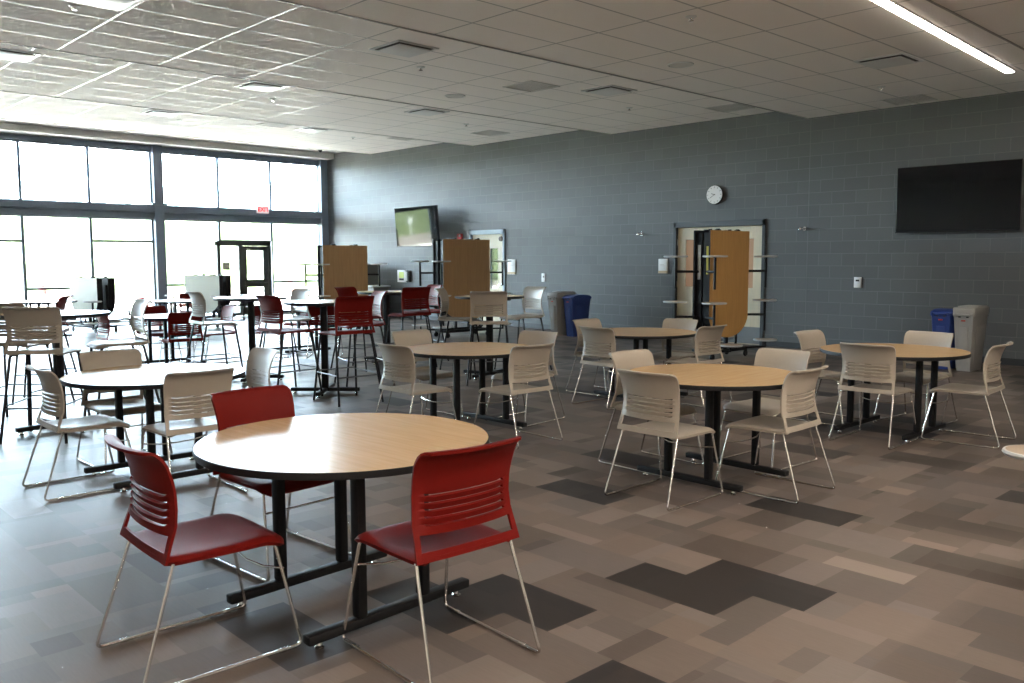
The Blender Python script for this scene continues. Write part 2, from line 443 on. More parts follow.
for k in range(k0, math.ceil((.3 - RY) / RW) + 1):
    y0 = RY + k * RW
    off = row_off.get(k, 4.6 + rnd.choice((0, .206, .412)))
    i = math.floor((XW - off) / RL) - 1
    x = off + i * RL
    while x < XE:
        base = tile_color(k, x); dark = max(base) < .07
        nx = rnd.choice((2, 3, 4, 4)); cuts = [0] + sorted((q + rnd.uniform(.25, .75)) / nx for q in range(nx))[:nx - 1] + [1]
        for a, b in zip(cuts, cuts[1:]):
            ys = [0, 1] if rnd.random() < .45 else [0, rnd.choice((.33, .5, .66)), 1]
            for c, d in zip(ys, ys[1:]):
                f = rnd.uniform(.88, 1.14) if dark else rnd.choice((.70, .86, .94, 1.0, 1.0, 1.05, 1.16, 1.36))
                t = rnd.uniform(-.04, .04)
                fquad(x + a * RL, x + b * RL, y0 + c * RW, y0 + d * RW, (base[0] * f * (1 + t), base[1] * f, base[2] * f * (1 - t)))
        x += RL
struct('floor', bm, 'floor')

def holed_wall(name, x0, x1, z1, holes, m, th=.2):
    """wall in plane y=0..th with door holes (xa, xb, ztop)"""
    bm = bmesh.new(); x = x0
    for a, b, z in sorted(holes):
        add_box(bm, ((x + a) / 2, th / 2, z1 / 2), (a - x, th, z1)); add_box(bm, ((a + b) / 2, th / 2, (z + z1) / 2), (b - a, th, z1 - z)); x = b
    add_box(bm, ((x + x1) / 2, th / 2, z1 / 2), (x1 - x, th, z1))
    return struct(name, bm, m)
D1 = (-2.53, -.585, 2.235); D2 = (-8.52, -7.28, 2.235)
holed_wall('wall_back', XW - .2, XE, 4.9, [(D1[0], D1[1], D1[2]), (D2[0], D2[1], D2[2])], 'cmu')
bm = boxes([((.2032, -.0005, 2.45), (.008, .004, 4.9))]); struct('trim_1', bm, mat('control_joint_sealant', (.15, .16, .165), .7))
bm = boxes([((XE + .1, YB / 2, 2.45), (.2, -YB + .2, 4.9))]); struct('wall_right', bm, 'room_paint')
bm = boxes([(((XW + XE) / 2, YB - .1, 2.45), (XE - XW + .4, .2, 4.9))]); struct('wall_front', bm, 'room_paint')
for i, (a, b) in enumerate(((XW, D2[0]), (D2[1], D1[0]), (D1[1], XE))):
    struct('baseboard_back_%d' % (i + 1) if i else 'baseboard_back', boxes([(((a + b) / 2, -.006, .05), (b - a, .012, .10))]), mat('vinyl_base_%d' % i, (.028, .03, .033), .5, noise=.05))

# ceiling: flat sections stepping up towards the windows
bm = bmesh.new()
steps = [(XE, 4.41, 3.70), (4.41, .14, 3.88), (.14, -4.13, 4.065), (-4.13, -8.40, 4.24), (-8.40, -12.67, 4.42), (-12.67, XW - .2, 4.60)]
for xa, xb, z in steps:
    add_box(bm, ((xa + xb) / 2, YB / 2, (z + 4.95) / 2), (xa - xb, -YB, 4.95 - z))
struct('ceiling', bm, 'ceiling')
for i, (xa, xb, z) in enumerate(steps[:-1]):
    struct('trim_step_%d' % (i + 1), boxes([((xb + .004, YB / 2, z + .006), (.022, -YB, .026))]), 'vent_trim')
struct('roof_slab', boxes([(((XW + XE) / 2 - .6, YB / 2, 5.1), (XE - XW + 2.6, -YB + .6, .3))]), 'roof')  # unseen roof, its overhang widened to cut daylight on the floor by the windows

# ------------------------------------------------------------------ window wall
COLS = [-.10, -4.93, -9.68, -14.43]
wn = [0]; tn = [1]
def trim(L, m='frame_slate', bev=.004):
    tn[0] += 1; return struct('trim_%d' % tn[0], boxes(L, bev), m)
def window(y0, y1, z0, z1, bars=(), m='frame_slate'):
    """one glazing unit in the plane x=XW; y0<y1"""
    wn[0] += 1; e = bpy.data.objects.new('window_%d' % wn[0], None); COL.objects.link(e); e['kind'] = 'structure'
    e.location = (XW, (y0 + y1) / 2, z0); w = y1 - y0; h = z1 - z0; f = .032
    L = [((0, -w / 2 + f / 2, h / 2), (.11, f, h)), ((0, w / 2 - f / 2, h / 2), (.11, f, h)),
         ((0, 0, f / 2), (.11, w - 2 * f, f)), ((0, 0, h - f / 2), (.11, w - 2 * f, f))]
    for b in bars: L.append(((0, 0, b - z0), (.10, w - 2 * f, .055)))
    obj('window_frame', boxes(L), m, e, 0)
    obj('pane', boxes([((-.01, 0, h / 2), (.008, w - 1.6 * f, h - 1.6 * f))]), 'glass', e, 0)
for b in range(3):
    ya, yb = COLS[b + 1] + .12, COLS[b] - .12
    if b == 0: yb = -.20
    w = (yb - ya) / 3
    for i in range(3):
        y0, y1 = yb - (i + 1) * w, yb - i * w
        window(y0, y1, 2.93, 4.30)
        if b == 0 and i == 1:
            window(y0, y1, 2.06, 2.60)
        else:
            bars = {(0, 0): (.93,), (0, 2): (.90,), (1, 0): (2.02,), (1, 1): (.88,), (1, 2): (2.0,)}.get((b, i), (.88,))
            window(y0, y1, .05, 2.60, bars)
for y in COLS:
    trim([((XW + .08, y, 2.30), (.30, .24, 4.60))], bev=.01)
    if y < -1: trim([((XW + .10, y, 2.965), (.36, .40, .05))])
trim([((XW + .10, (COLS[0] + COLS[-1]) / 2, 2.84), (.24, COLS[0] - COLS[-1], .18))], bev=.02)
trim([((XW + .06, (COLS[0] + COLS[-1]) / 2, 2.68), (.18, COLS[0] - COLS[-1], .16))], bev=.01)
trim([((XW + .03, COLS[-1] / 2, 4.36), (.16, -COLS[-1], .12))])
struct('wall_left', boxes([((XW - .05, YB / 2, 4.68), (.2, -YB, .52)), ((XW - .05, (YB + COLS[-1]) / 2, 2.4), (.2, COLS[-1] - YB, 4.8)), ((XW - .05, COLS[-1] / 2, .02), (.2, -COLS[-1], .05))]), 'white_paint')
struct('trim_soffit', boxes([((-14.75, YB / 2, 4.52), (.5, -YB, .16))]), 'white_paint')

# glass entrance door in the window wall
def exit_door():
    e = bpy.data.objects.new('door_3', None); COL.objects.link(e); e['kind'] = 'structure'; e.location = (XW, 0, 0)
    ya, yb = -3.37, -1.79
    obj('door_frame', boxes([((0, ya + .03, 1.02), (.14, .06, 2.04)), ((0, yb - .04, 1.02), (.14, .08, 2.04)), ((0, (ya + yb) / 2, 2.0), (.14, yb - ya, .13)), ((0, -2.70, 1.0), (.14, .10, 1.95)), ((0, (ya - 2.70) / 2, .05), (.12, .6, .10))]), 'frame_dark', e, 0)
    obj('sidelight_pane', boxes([((0, (ya - 2.70) / 2, 1.0), (.008, .56, 1.88))]), 'glass', e, 0)
    y0, y1 = -2.65, -1.87; ym = (y0 + y1) / 2
    d = obj('door_leaf', boxes([((.02, y0 + .07, .97), (.05, .14, 1.92)), ((.02, y1 - .07, .97), (.05, .14, 1.92)), ((.02, ym, 1.87), (.05, .52, .12)), ((.02, ym, .90), (.05, .52, .20)), ((.02, ym, .15), (.05, .52, .28))]), 'frame_dark', e, 0)
    obj('pane', boxes([((.02, ym, 1.40), (.008, .51, .82))]), 'glass', d, 0)
    obj('pane', boxes([((.02, ym, .545), (.008, .51, .52))]), 'glass', d, 0)
    bm = bmesh.new(); add_tube(bm, [(.09, y0 + .05, .93), (.09, y1 - .05, .93)], .018); add_box(bm, (.065, y0 + .08, .93), (.06, .04, .05)); add_box(bm, (.065, y1 - .08, .93), (.06, .04, .05))
    obj('push_bar', bm, 'rail_steel', d)
exit_door()
t = thing('notice', 'small square notice stuck on the glass beside the entrance door', 'sign', (XW + .012, -3.10, 1.38))
obj('sheet', boxes([((0, 0, 0), (.006, .20, .20))]), mat('notice_paper', (.55, .52, .46), .6, noise=.05), t, 0)
obj('printing', boxes([((.0036, 0, .03), (.002, .13, .015)), ((.0036, 0, -.01), (.002, .13, .012)), ((.0036, 0, -.085), (.002, .20, .03))]), mat('notice_ink', (.25, .22, .18), .6), t, 0)

# exit sign on the beam
t = thing('exit_sign', 'lit exit sign with red letters mounted on the window beam', 'sign', (XW + .26, -2.10, 2.93), PI / 2)
obj('housing', boxes([((0, 0, 0), (.34, .05, .20))], .006), 'exit_face', t)
cu = bpy.data.curves.new('letters', 'FONT'); cu.body = 'EXIT'; cu.size = .16; cu.align_x = 'CENTER'; cu.align_y = 'CENTER'; cu.extrude = .004; cu.offset = .004
cu.materials.append(M['exit_red']); tmp = bpy.data.objects.new('letters', cu); COL.objects.link(tmp); bpy.context.view_layer.update()
lme = bpy.data.meshes.new_from_object(tmp.evaluated_get(bpy.context.evaluated_depsgraph_get())); bpy.data.objects.remove(tmp)
lt = bpy.data.objects.new('lettering', lme); COL.objects.link(lt); lt.parent = t
lt.rotation_euler = (PI / 2, 0, 0); lt.location = (0, -.028, 0)

# ------------------------------------------------------------------ doors in the block wall
def wall_door(name, D, frame_m, leaves, extra):
    xa, xb, zt = D; e = bpy.data.objects.new(name, None); COL.objects.link(e); e['kind'] = 'structure'; e.location = (0, 0, 0)
    j = .055; hd = .10
    obj('door_frame', boxes([((xa + j / 2, .06, zt / 2), (j, .18, zt)), ((xb - j / 2, .06, zt / 2), (j, .18, zt)), (((xa + xb) / 2, .06, zt - hd / 2), (xb - xa, .18, hd))]), frame_m, e, 0)
    return e, xa + j, xb - j, zt - hd
e, a, b, zt = wall_door('door_1', D1, 'door_frame', 2, None)
mid = (a + b) / 2
for s, (x0, x1) in ((-1, (a, mid)), (1, (mid, b))):
    xc = (x0 + x1) / 2; w = x1 - x0 - .008; lx = x0 + w * (.20 if s < 0 else .50); lw = .26; lz0, lz1 = 1.02, 1.90
    L = [((x0 + (lx - x0) / 2 + .002, .06, zt / 2), (lx - x0 - .004, .045, zt - .01)), (((lx + lw + x1) / 2, .06, zt / 2), (x1 - lx - lw - .004, .045, zt - .01)),
         ((lx + lw / 2, .06, lz0 / 2), (lw, .045, lz0)), ((lx + lw / 2, .06, (lz1 + zt) / 2), (lw, .045, zt - lz1 - .01))]
    d = obj('door_leaf', boxes(L), 'cream_wood', e, 0)
    obj('glass_lite', boxes([((lx + lw / 2, .065, (lz0 + lz1) / 2), (lw, .012, lz1 - lz0))]), 'lit_lite', d, 0)
    obj('kick_plate', boxes([((xc, .034, .17), (w - .06, .006, .30))]), mat('satin_kick_plate_%d' % s, (.23, .24, .25), .35, .6, noise=.05), d, 0)
    hx = x0 - .004 if s < 0 else x1 + .004
    for hz in (.25, 1.06, 1.86):
        hb = bmesh.new(); add_tube(hb, [(hx, .027, hz - .06), (hx, .027, hz + .06)], .014); add_box(hb, (hx + .02 * s, .032, hz), (.04, .006, .115)); obj('hinge', hb, 'chrome', d)
e, a, b, zt = wall_door('door_2', D2, 'door_frame_pale', 1, None)
w = b - a - .008; xc = (a + b) / 2; lx, lw, lz0, lz1 = b - .50, .26, .85, 1.80
d = obj('door_leaf', boxes([((a + (lx - a) / 2, .06, zt / 2), (lx - a - .006, .045, zt - .01)), (((lx + lw + b) / 2, .06, zt / 2), (b - lx - lw - .006, .045, zt - .01)), ((lx + lw / 2, .06, lz0 / 2), (lw, .045, lz0)), ((lx + lw / 2, .06, (lz1 + zt) / 2), (lw, .045, zt - lz1 - .01))]), 'cream_wood', e, 0)
obj('glass_lite', boxes([((lx + lw / 2, .05, (lz0 + lz1) / 2), (lw, .012, lz1 - lz0))]), mat('reflective_lite', (.02, .03, .02), .04, ior=1.9), d, 0)
hb = bmesh.new(); add_lathe(hb, [(0, 0), (.03, 0), (.03, .02), (.012, .03), (.012, .06), (0, .06)], 16); bmesh.ops.rotate(hb, cent=(0, 0, 0), matrix=Matrix.Rotation(PI / 2, 3, 'X'), verts=hb.verts[:])
add_box(hb, (-.05, -.055, 0), (.12, .016, .022), bev=.004); bmesh.ops.translate(hb, vec=(b - .08, .037, .95), verts=hb.verts[:]); obj('door_handle', hb, 'chrome', d)
hb = bmesh.new(); add_lathe(hb, [(0, 0), (.06, 0), (.055, .03), (0, .04)], 20); bmesh.ops.rotate(hb, cent=(0, 0, 0), matrix=Matrix.Rotation(PI / 2, 3, 'X'), verts=hb.verts[:]); bmesh.ops.translate(hb, vec=(b - .12, .037, 2.02), verts=hb.verts[:]); obj('door_contact', hb, mat('contact_brown', (.10, .06, .05), .5), d)
# corridor backing behind the doors keeps daylight out
struct('wall_corridor', boxes([((-1.55, 1.75, 1.3), (2.6, .1, 2.8)), ((-7.9, 1.75, 1.3), (2.2, .1, 2.8))] + [((x, 1.0, 1.3), (.1, 1.58, 2.8)) for x in (-2.8, -.3, -8.95, -6.85)] + [((x, 1.0, z), (2.6, 1.58, .1)) for x in (-1.55, -7.9) for z in (-.052, 2.75)]), 'room_paint')

# ------------------------------------------------------------------ things on the block wall
def tv(name, loc, rx, rz, label, off):
    t = thing(name, label, 'television', loc); t.rotation_euler = (rx, 0, rz)
    W, H = 1.74, 1.0
    obj('housing', boxes([((0, .022, 0), (W, .035, H))], .006), 'bezel', t)
    obj('screen', boxes([((0, .002, .005), (W - .02, .006, H - .03))]), 'screen', t, 0)
    bm = boxes([((0, .022, -H / 2 + .006), (W, .040, .014))]); obj('bezel', bm, 'bezel', t, 0)
    mt = boxes([((0, .05, 0), (.5, .04, .42)), ((0, (.05 + off) / 2, .0), (.10, off - .05, .12)), ((0, off - .02, 0), (.36, .03, .36))]); obj('mount', mt, 'black_steel', t, 0)
    return t
tv('television', (2.59, -.13, 2.43), 0, 0, 'large switched-off black TV on the block wall above the bins', .14)
tv('television', (-10.13, -.40, 2.37), math.radians(4.2), math.radians(0), 'wall TV with green hillside reflected in its dark screen, tilted down', .37)

t = thing('wall_clock', 'round white wall clock above the double doors', 'clock', (-1.62, -.002, 2.71))
def ylathe(prof, n=40):
    bm = bmesh.new(); add_lathe(bm, prof, n); bmesh.ops.rotate(bm, cent=(0, 0, 0), matrix=Matrix.Rotation(PI / 2, 3, 'X'), verts=bm.verts[:]); return bm
obj('case', ylathe([(0, 0), (.170, 0), (.176, .02), (.172, .045), (.160, .05), (.156, .042), (0, .042)]), 'black_edge', t)
obj('dial', ylathe([(0, .046), (.166, .046), (.166, .0505), (0, .0505)]), 'white', t)
bm = bmesh.new()
for k in range(12):
    a = k * PI / 6; add_box(bm, (.140 * math.sin(a), -.0512, .135 * math.cos(a)), (.007, .002, .026), rot=Matrix.Rotation(a, 3, 'Y'))
obj('tick_mark', bm, 'hand', t, 0)
def hand(ang, l, w):
    bm = bmesh.new(); add_box(bm, (0, -.053, l / 2 - .02), (w, .002, l)); bmesh.ops.rotate(bm, cent=(0, 0, 0), matrix=Matrix.Rotation(ang, 3, 'Y'), verts=bm.verts[:]); return bm
obj('hour_hand', hand(math.radians(290), .085, .010), 'hand', t, 0)
obj('minute_hand', hand(math.radians(238), .125, .007), 'hand', t, 0)

def wall_plate(name, x, z, w, h, label, cat, parts, d=.02):
    t = thing(name, label, cat, (x, 0, z))
    obj('plate', boxes([((0, -d / 2, 0), (w, d, h))], .003), 'white', t)
    for n, L, m in parts: obj(n, boxes(L), m, t, 0)
    return t
wall_plate('room_sign', -2.775, 1.405, .22, .28, 'white room sign with tan lower strip beside the double doors', 'sign', [('strip', [((0, -.022, -.115), (.22, .006, .05))], 'tan_plate'), ('printing', [((-.03, -.0205, .03), (.10, .002, .012)), ((-.02, -.0205, .005), (.12, .002, .010))], 'grille')])
wall_plate('room_sign', -7.05, 1.37, .26, .34, 'white room sign beside the single cream door', 'sign', [('strip', [((0, -.022, -.14), (.26, .006, .05))], 'tan_plate'), ('printing', [((0, -.0205, .04), (.12, .002, .012))], 'grille')])
wall_plate('wall_switch', -6.03, 1.14, .10, .19, 'white wall switch plate above the grey and blue bins by the single door', 'switch', [('toggle', [((.01, -.023, .02), (.02, .012, .04))], 'hand')])
wall_plate('wall_switch', 1.10, 1.155, .12, .17, 'white wall control plate with dark display below the big black TV', 'switch', [('display', [((0, -.0215, .03), (.06, .004, .03))], 'hand')])
t = wall_plate('alarm_panel', -11.25, 1.11, .34, .32, 'white wall panel with lime screen between the two folded oak tables', 'panel', [('screen', [((.02, -.064, .03), (.20, .006, .16))], 'lime_label'), ('keypad', [((.02, -.064, -.085), (.20, .006, .055))], 'hand')], .06)
t = thing('intercom_handset', 'white handset with dark cradle beside the lime-screen wall panel', 'handset', (-11.0, 0, 1.11))
obj('cradle', boxes([((.03, -.03, 0), (.13, .06, .30))], .006), 'hand', t); obj('handset', boxes([((0, -.075, 0), (.07, .03, .24))], .01), 'white', t)
for x, z, lb in ((-3.31, 2.035, 'chrome wall bracket on the block wall above the white room sign'), (.15, 2.045, 'chrome wall bracket on the block wall between double doors and big black TV')):
    t = thing('wall_bracket', lb, 'bracket', (x, 0, z))
    obj('plate', ylathe([(0, 0), (.035, 0), (.035, .012), (0, .012)], 20), 'chrome', t)
    bm = bmesh.new(); add_tube(bm, fillet([(0, -.01, 0), (0, -.08, 0), (.07, -.08, .01)], .02), .014); add_lathe(bm, [(0, 0), (.028, 0), (.030, .02), (.02, .04), (0, .05)], 16, (-.05, -.07, -.02)); add_tube(bm, [(0, -.07, 0), (-.05, -.07, 0)], .01)
    obj('hook', bm, 'chrome', t)
t = thing('fire_alarm', 'red fire alarm box on the block wall behind the folded table', 'alarm', (-8.86, 0, 2.10))
obj('housing', boxes([((0, -.03, 0), (.16, .06, .14))], .01), 'fire_red', t); obj('strobe_lens', boxes([((.03, -.068, .02), (.05, .02, .05))], .006), 'white', t)

# ------------------------------------------------------------------ ceiling fittings
def ceil_z(x):
    for xa, xb, z in steps:
        if xb <= x <= xa: return z
def diffuser(x, y, label):
    z = ceil_z(x); t = thing('ceiling_diffuser', label, 'vent', (x, y, z), 0, 'square supply diffusers in the ceiling')
    s = .30
    obj('frame', boxes([((0, s - .02, -.006), (2 * s, .04, .012)), ((0, -s + .02, -.006), (2 * s, .04, .012)), ((s - .02, 0, -.006), (.04, 2 * s - .08, .012)), ((-s + .02, 0, -.006), (.04, 2 * s - .08, .012))]), 'vent', t, 0)
    obj('throat_shade', boxes([((0, 0, -.003), (.55, .55, .004))]), 'vent_dark', t, 0)  # flush dark sheet imitating a shaded recess, nothing is cut out
    obj('face_plate', boxes([((0, 0, -.026), (.47, .47, .008))], .002), 'vent', t)
    obj('hanger', boxes([((0, 0, -.012), (.03, .03, .024))]), 'vent', t, 0)
def grille(x, y, label):
    z = ceil_z(x); t = thing('return_grille', label, 'vent', (x, y, z), 0, 'flat return grilles in the ceiling')
    s = .30
    obj('frame', boxes([((0, s - .015, -.005), (2 * s, .03, .010)), ((0, -s + .015, -.005), (2 * s, .03, .010)), ((s - .015, 0, -.005), (.03, .54, .010)), ((-s + .015, 0, -.005), (.03, .54, .010))]), 'grille', t, 0)
    obj('slat', boxes([((-.24 + .04 * k, 0, -.003), (.022, .54, .004)) for k in range(13)]), 'grille', t, 0)
def sprinkler(x, y, label):
    z = ceil_z(x); t = thing('sprinkler_head', label, 'sprinkler', (x, y, z), 0, 'sprinkler heads in the ceiling')
    bm = bmesh.new(); add_lathe(bm, [(0, 0), (.055, 0), (.055, -.006), (.03, -.018), (0, -.018)], 20); obj('escutcheon', bm, 'vent', t)
    bm = bmesh.new(); add_lathe(bm, [(0, -.018), (.012, -.018), (.010, -.035), (.026, -.038), (.026, -.042), (0, -.042)], 16); obj('deflector', bm, 'chrome', t)
def speaker(x, y, label):
    z = ceil_z(x); t = thing('ceiling_speaker', label, 'speaker', (x, y, z), 0, 'round speakers in the ceiling')
    bm = bmesh.new(); add_lathe(bm, [(.14, 0), (.16, 0), (.158, -.008), (.142, -.010), (.14, 0)], 36); obj('rim', bm, 'vent', t)
    bm = bmesh.new(); add_lathe(bm, [(0, -.006), (.142, -.005), (.142, -.001), (0, -.001)], 36); obj('mesh_cover', bm, 'grille', t)
for x, y, lb in [(-1.19, -7.35, 'square ceiling diffuser with dark slots above the red bar stools, second ceiling step'),
                 (-5.25, -7.10, 'bright square ceiling diffuser above the red standard chairs'), (-9.82, -6.83, 'bright square diffuser nearest the tall window column'),
                 (-5.55, -10.51, 'bright square diffuser at the window-side edge of the third ceiling step'), (-1.55, -10.70, 'square diffuser cut by the top of the view'),
                 (-9.75, -3.50, 'bright square diffuser high in front of the entrance door'), (-5.35, -3.75, 'square ceiling diffuser between speaker and reflecting TV'),
                 (-1.19, -3.55, 'square ceiling diffuser in front of the double doors'), (2.88, -3.25, 'square ceiling diffuser with dark slot beside the linear light')]:
    diffuser(x, y, lb)
for x, y, lb in [(-9.48, -1.19, 'flat grey return grille near the block wall above the reflecting TV'), (-6.56, -1.10, 'flat grey return grille near the block wall above the single cream door'),
                 (-1.77, -4.62, 'flat grey return grille beside the diffuser above the double doors'), (-.79, -.90, 'flat grey return grille against the block wall over the clock'),
                 (2.0, -.50, 'flat grey return grille against the block wall over the black TV'), (-9.67, -4.45, 'bright flat grille between two lit diffusers near the windows')]:
    grille(x, y, lb)
for x, y, lb in [(-2.0, -10.80, 'sprinkler head high beside the cut-off diffuser'), (-10.46, -6.20, 'sprinkler head beside the diffuser by the window column'), (-1.85, -6.59, 'sprinkler head just behind the diffuser over the red stools'),
                 (-6.10, -6.44, 'sprinkler head beside the bright diffuser over the red chairs'), (-5.98, -2.27, 'sprinkler head between diffuser and grille near the block wall'), (-10.17, -2.19, 'sprinkler head near the flat grille over the reflecting TV'),
                 (2.37, -6.55, 'sprinkler head between the linear light and the grey table'), (-1.92, -2.16, 'sprinkler head in front of the clock wall'), (2.14, -1.76, 'sprinkler head between two vents near the big black TV')]:
    sprinkler(x, y, lb)
for x, y, lb in [(-3.10, -4.96, 'round ceiling speaker on the second step, over the tan folded table'), (1.07, -4.90, 'round ceiling speaker on the lowest step, over the grey chairs'), (-10.27, -4.85, 'round ceiling speaker near the windows')]:
    speaker(x, y, lb)
t = thing('dome_camera', 'small dark dome camera under the ceiling by the window corner', 'camera', (-14.0, -.75, 4.60))
bm = bmesh.new(); add_lathe(bm, [(0, 0), (.06, 0), (.06, -.02), (0, -.02)], 20); obj('mount', bm, 'vent', t)
bm = bmesh.new(); add_lathe(bm, [(.05, -.02), (.048, -.045), (.03, -.07), (0, -.08)], 20); obj('dome', bm, 'bezel', t)

def linear_light(x, ya, yb, label, z, rz=0., lens='light'):
    L = yb - ya; t = thing('linear_light', label, 'lamp', (x, (ya + yb) / 2, z), rz, 'linear ceiling lights')
    obj('housing', boxes([((-.055, 0, -.004), (.014, L, .008)), ((.055, 0, -.004), (.014, L, .008)), ((0, L / 2 - .006, -.004), (.10, .012, .008)), ((0, -L / 2 + .006, -.004), (.10, .012, .008))]), 'vent', t, 0)
    obj('diffuser', boxes([((0, 0, -.009), (.095, L - .03, .016))], .003), lens, t, 0)
linear_light(3.885, -11.0, -1.50, 'long glowing linear light strip in the ceiling', 3.88, .0467)
linear_light(7.6, -16.2, -7.2, 'added unseen linear light strip in the lowest ceiling section beyond the view', 3.70, 0, 'light_bright')  # unseen strip added to warm the floor near the camera
linear_light(10.4, -16.2, -7.2, 'further added linear light strip near the end wall beyond the view', 3.70, 0, 'light_bright')  # another unseen strip added as fill from behind the camera

# ------------------------------------------------------------------ bins
def bin_(name, x, y, color, label, dome=False):
    t = thing(name, label, 'bin', (x, y, 0))
    def body(o):
        rows = [(0, .098, .20), (.02, .103, .208), (.70, .135, .270), (.745, .139, .276), (.760, .139, .276)]
        g = [[o.verts.new((sx * a, sy * b, z)) for sx, sy in ((-1, -.86), (-.86, -1), (.86, -1), (1, -.86), (1, .86), (.86, 1), (-.86, 1), (-1, .86))] for z, a, b in rows]
        for p, q in zip(g, g[1:]):
            for k in range(8): o.faces.new((p[k], p[(k + 1) % 8], q[(k + 1) % 8], q[k]))
        o.faces.new(g[0][::-1]); o.faces.new(g[-1])
    bm = bmesh.new(); body(bm); obj('body', bm, color, t, 50)
    for sx in (-1, 1):
        bm = bmesh.new(); add_box(bm, (0, 0, .36), (.006, .34, .52), bev=.002, rot=None); bmesh.ops.rotate(bm, cent=(0, 0, 0), matrix=Matrix.Rotation(sx * .047, 3, 'Y'), verts=bm.verts[:]); bmesh.ops.translate(bm, vec=(sx * .106, 0, 0), verts=bm.verts[:]); obj('side_panel', bm, color, t)
    bm = bmesh.new(); add_box(bm, (0, 0, .35), (.11, .008, .52), bev=.003); bmesh.ops.rotate(bm, cent=(0, 0, 0), matrix=Matrix.Rotation(.10, 3, 'X'), verts=bm.verts[:]); bmesh.ops.translate(bm, vec=(0, -.206, 0), verts=bm.verts[:]); obj('front_panel', bm, color, t)
    obj('badge', boxes([((0, -.281, .695), (.055, .006, .018))], .002), 'badge_red', t)
    if dome:
        bm = bmesh.new(); n = 12
        out = [(-.278, .755)] + [(-.268 * math.cos(PI * k / n), (.785) + .050 * math.sin(PI * k / n)) for k in range(n + 1)] + [(.278, .755)]
        add_prism(bm, out, -.142, .142); bmesh.ops.rotate(bm, cent=(0, 0, 0), matrix=Matrix.Rotation(PI / 2, 3, 'Z'), verts=bm.verts[:])
    else:
        bm = bmesh.new(); add_box(bm, (0, 0, .815), (.285, .555, .115), bev=.012); add_box(bm, (0, .05, .878), (.25, .40, .02), bev=.008)
    lid = obj('lid', bm, color, t)
    bm = bmesh.new(); add_box(bm, (0, -.292, .775), (.17, .035, .022), bev=.006); add_box(bm, (-.11, -.287, .77), (.03, .03, .05), bev=.006); add_box(bm, (.11, -.287, .77), (.03, .03, .05), bev=.006)
    obj('handle', bm, color, t)
    obj('handle_hole', boxes([((-.05, -.279, .745), (.03, .006, .018)), ((.05, -.279, .745), (.03, .006, .018))]), 'vent_dark', t, 0)
bin_('waste_bin', -4.66, -.88, 'bin_grey', 'slim grey waste bin against the block wall beside a blue bin')
bin_('recycling_bin', -4.29, -.82, 'bin_blue', 'slim blue recycling bin with domed lid next to the grey bin', True)
bin_('recycling_bin', 2.86, -.97, 'bin_blue', 'blue recycling bin half hidden beside the pale grey bin under the TV', True)
bin_('waste_bin', 3.16, -.98, 'bin_grey', 'pale grey waste bin below the big black TV')

# ------------------------------------------------------------------ drink machine on its stand
t = thing('drink_machine', 'grey drink dispenser with white front standing on a counter by the far oak table', 'machine', (-12.48, -.42, .86))
obj('body', boxes([((0, .05, .28), (.62, .50, .56))], .012), 'machine', t)
obj('front', boxes([((-.06, -.205, .30), (.46, .02, .44))], .006), 'machine_front', t)
obj('dispense_bay', boxes([((.02, -.218, .20), (.10, .01, .28)), ((.13, -.218, .20), (.06, .01, .30))]), 'vent_dark', t, 0)
obj('label', boxes([((-.06, -.218, .46), (.30, .01, .07))]), 'white', t, 0)
t = thing('counter', 'low grey counter carrying the drink dispenser', 'counter', (-12.35, -.42, 0))
obj('body', boxes([((0, .06, .41), (1.25, .52, .82))], .006), 'machine', t); obj('worktop', boxes([((0, .05, .84), (1.30, .58, .04))], .006), 'stool_edge', t)

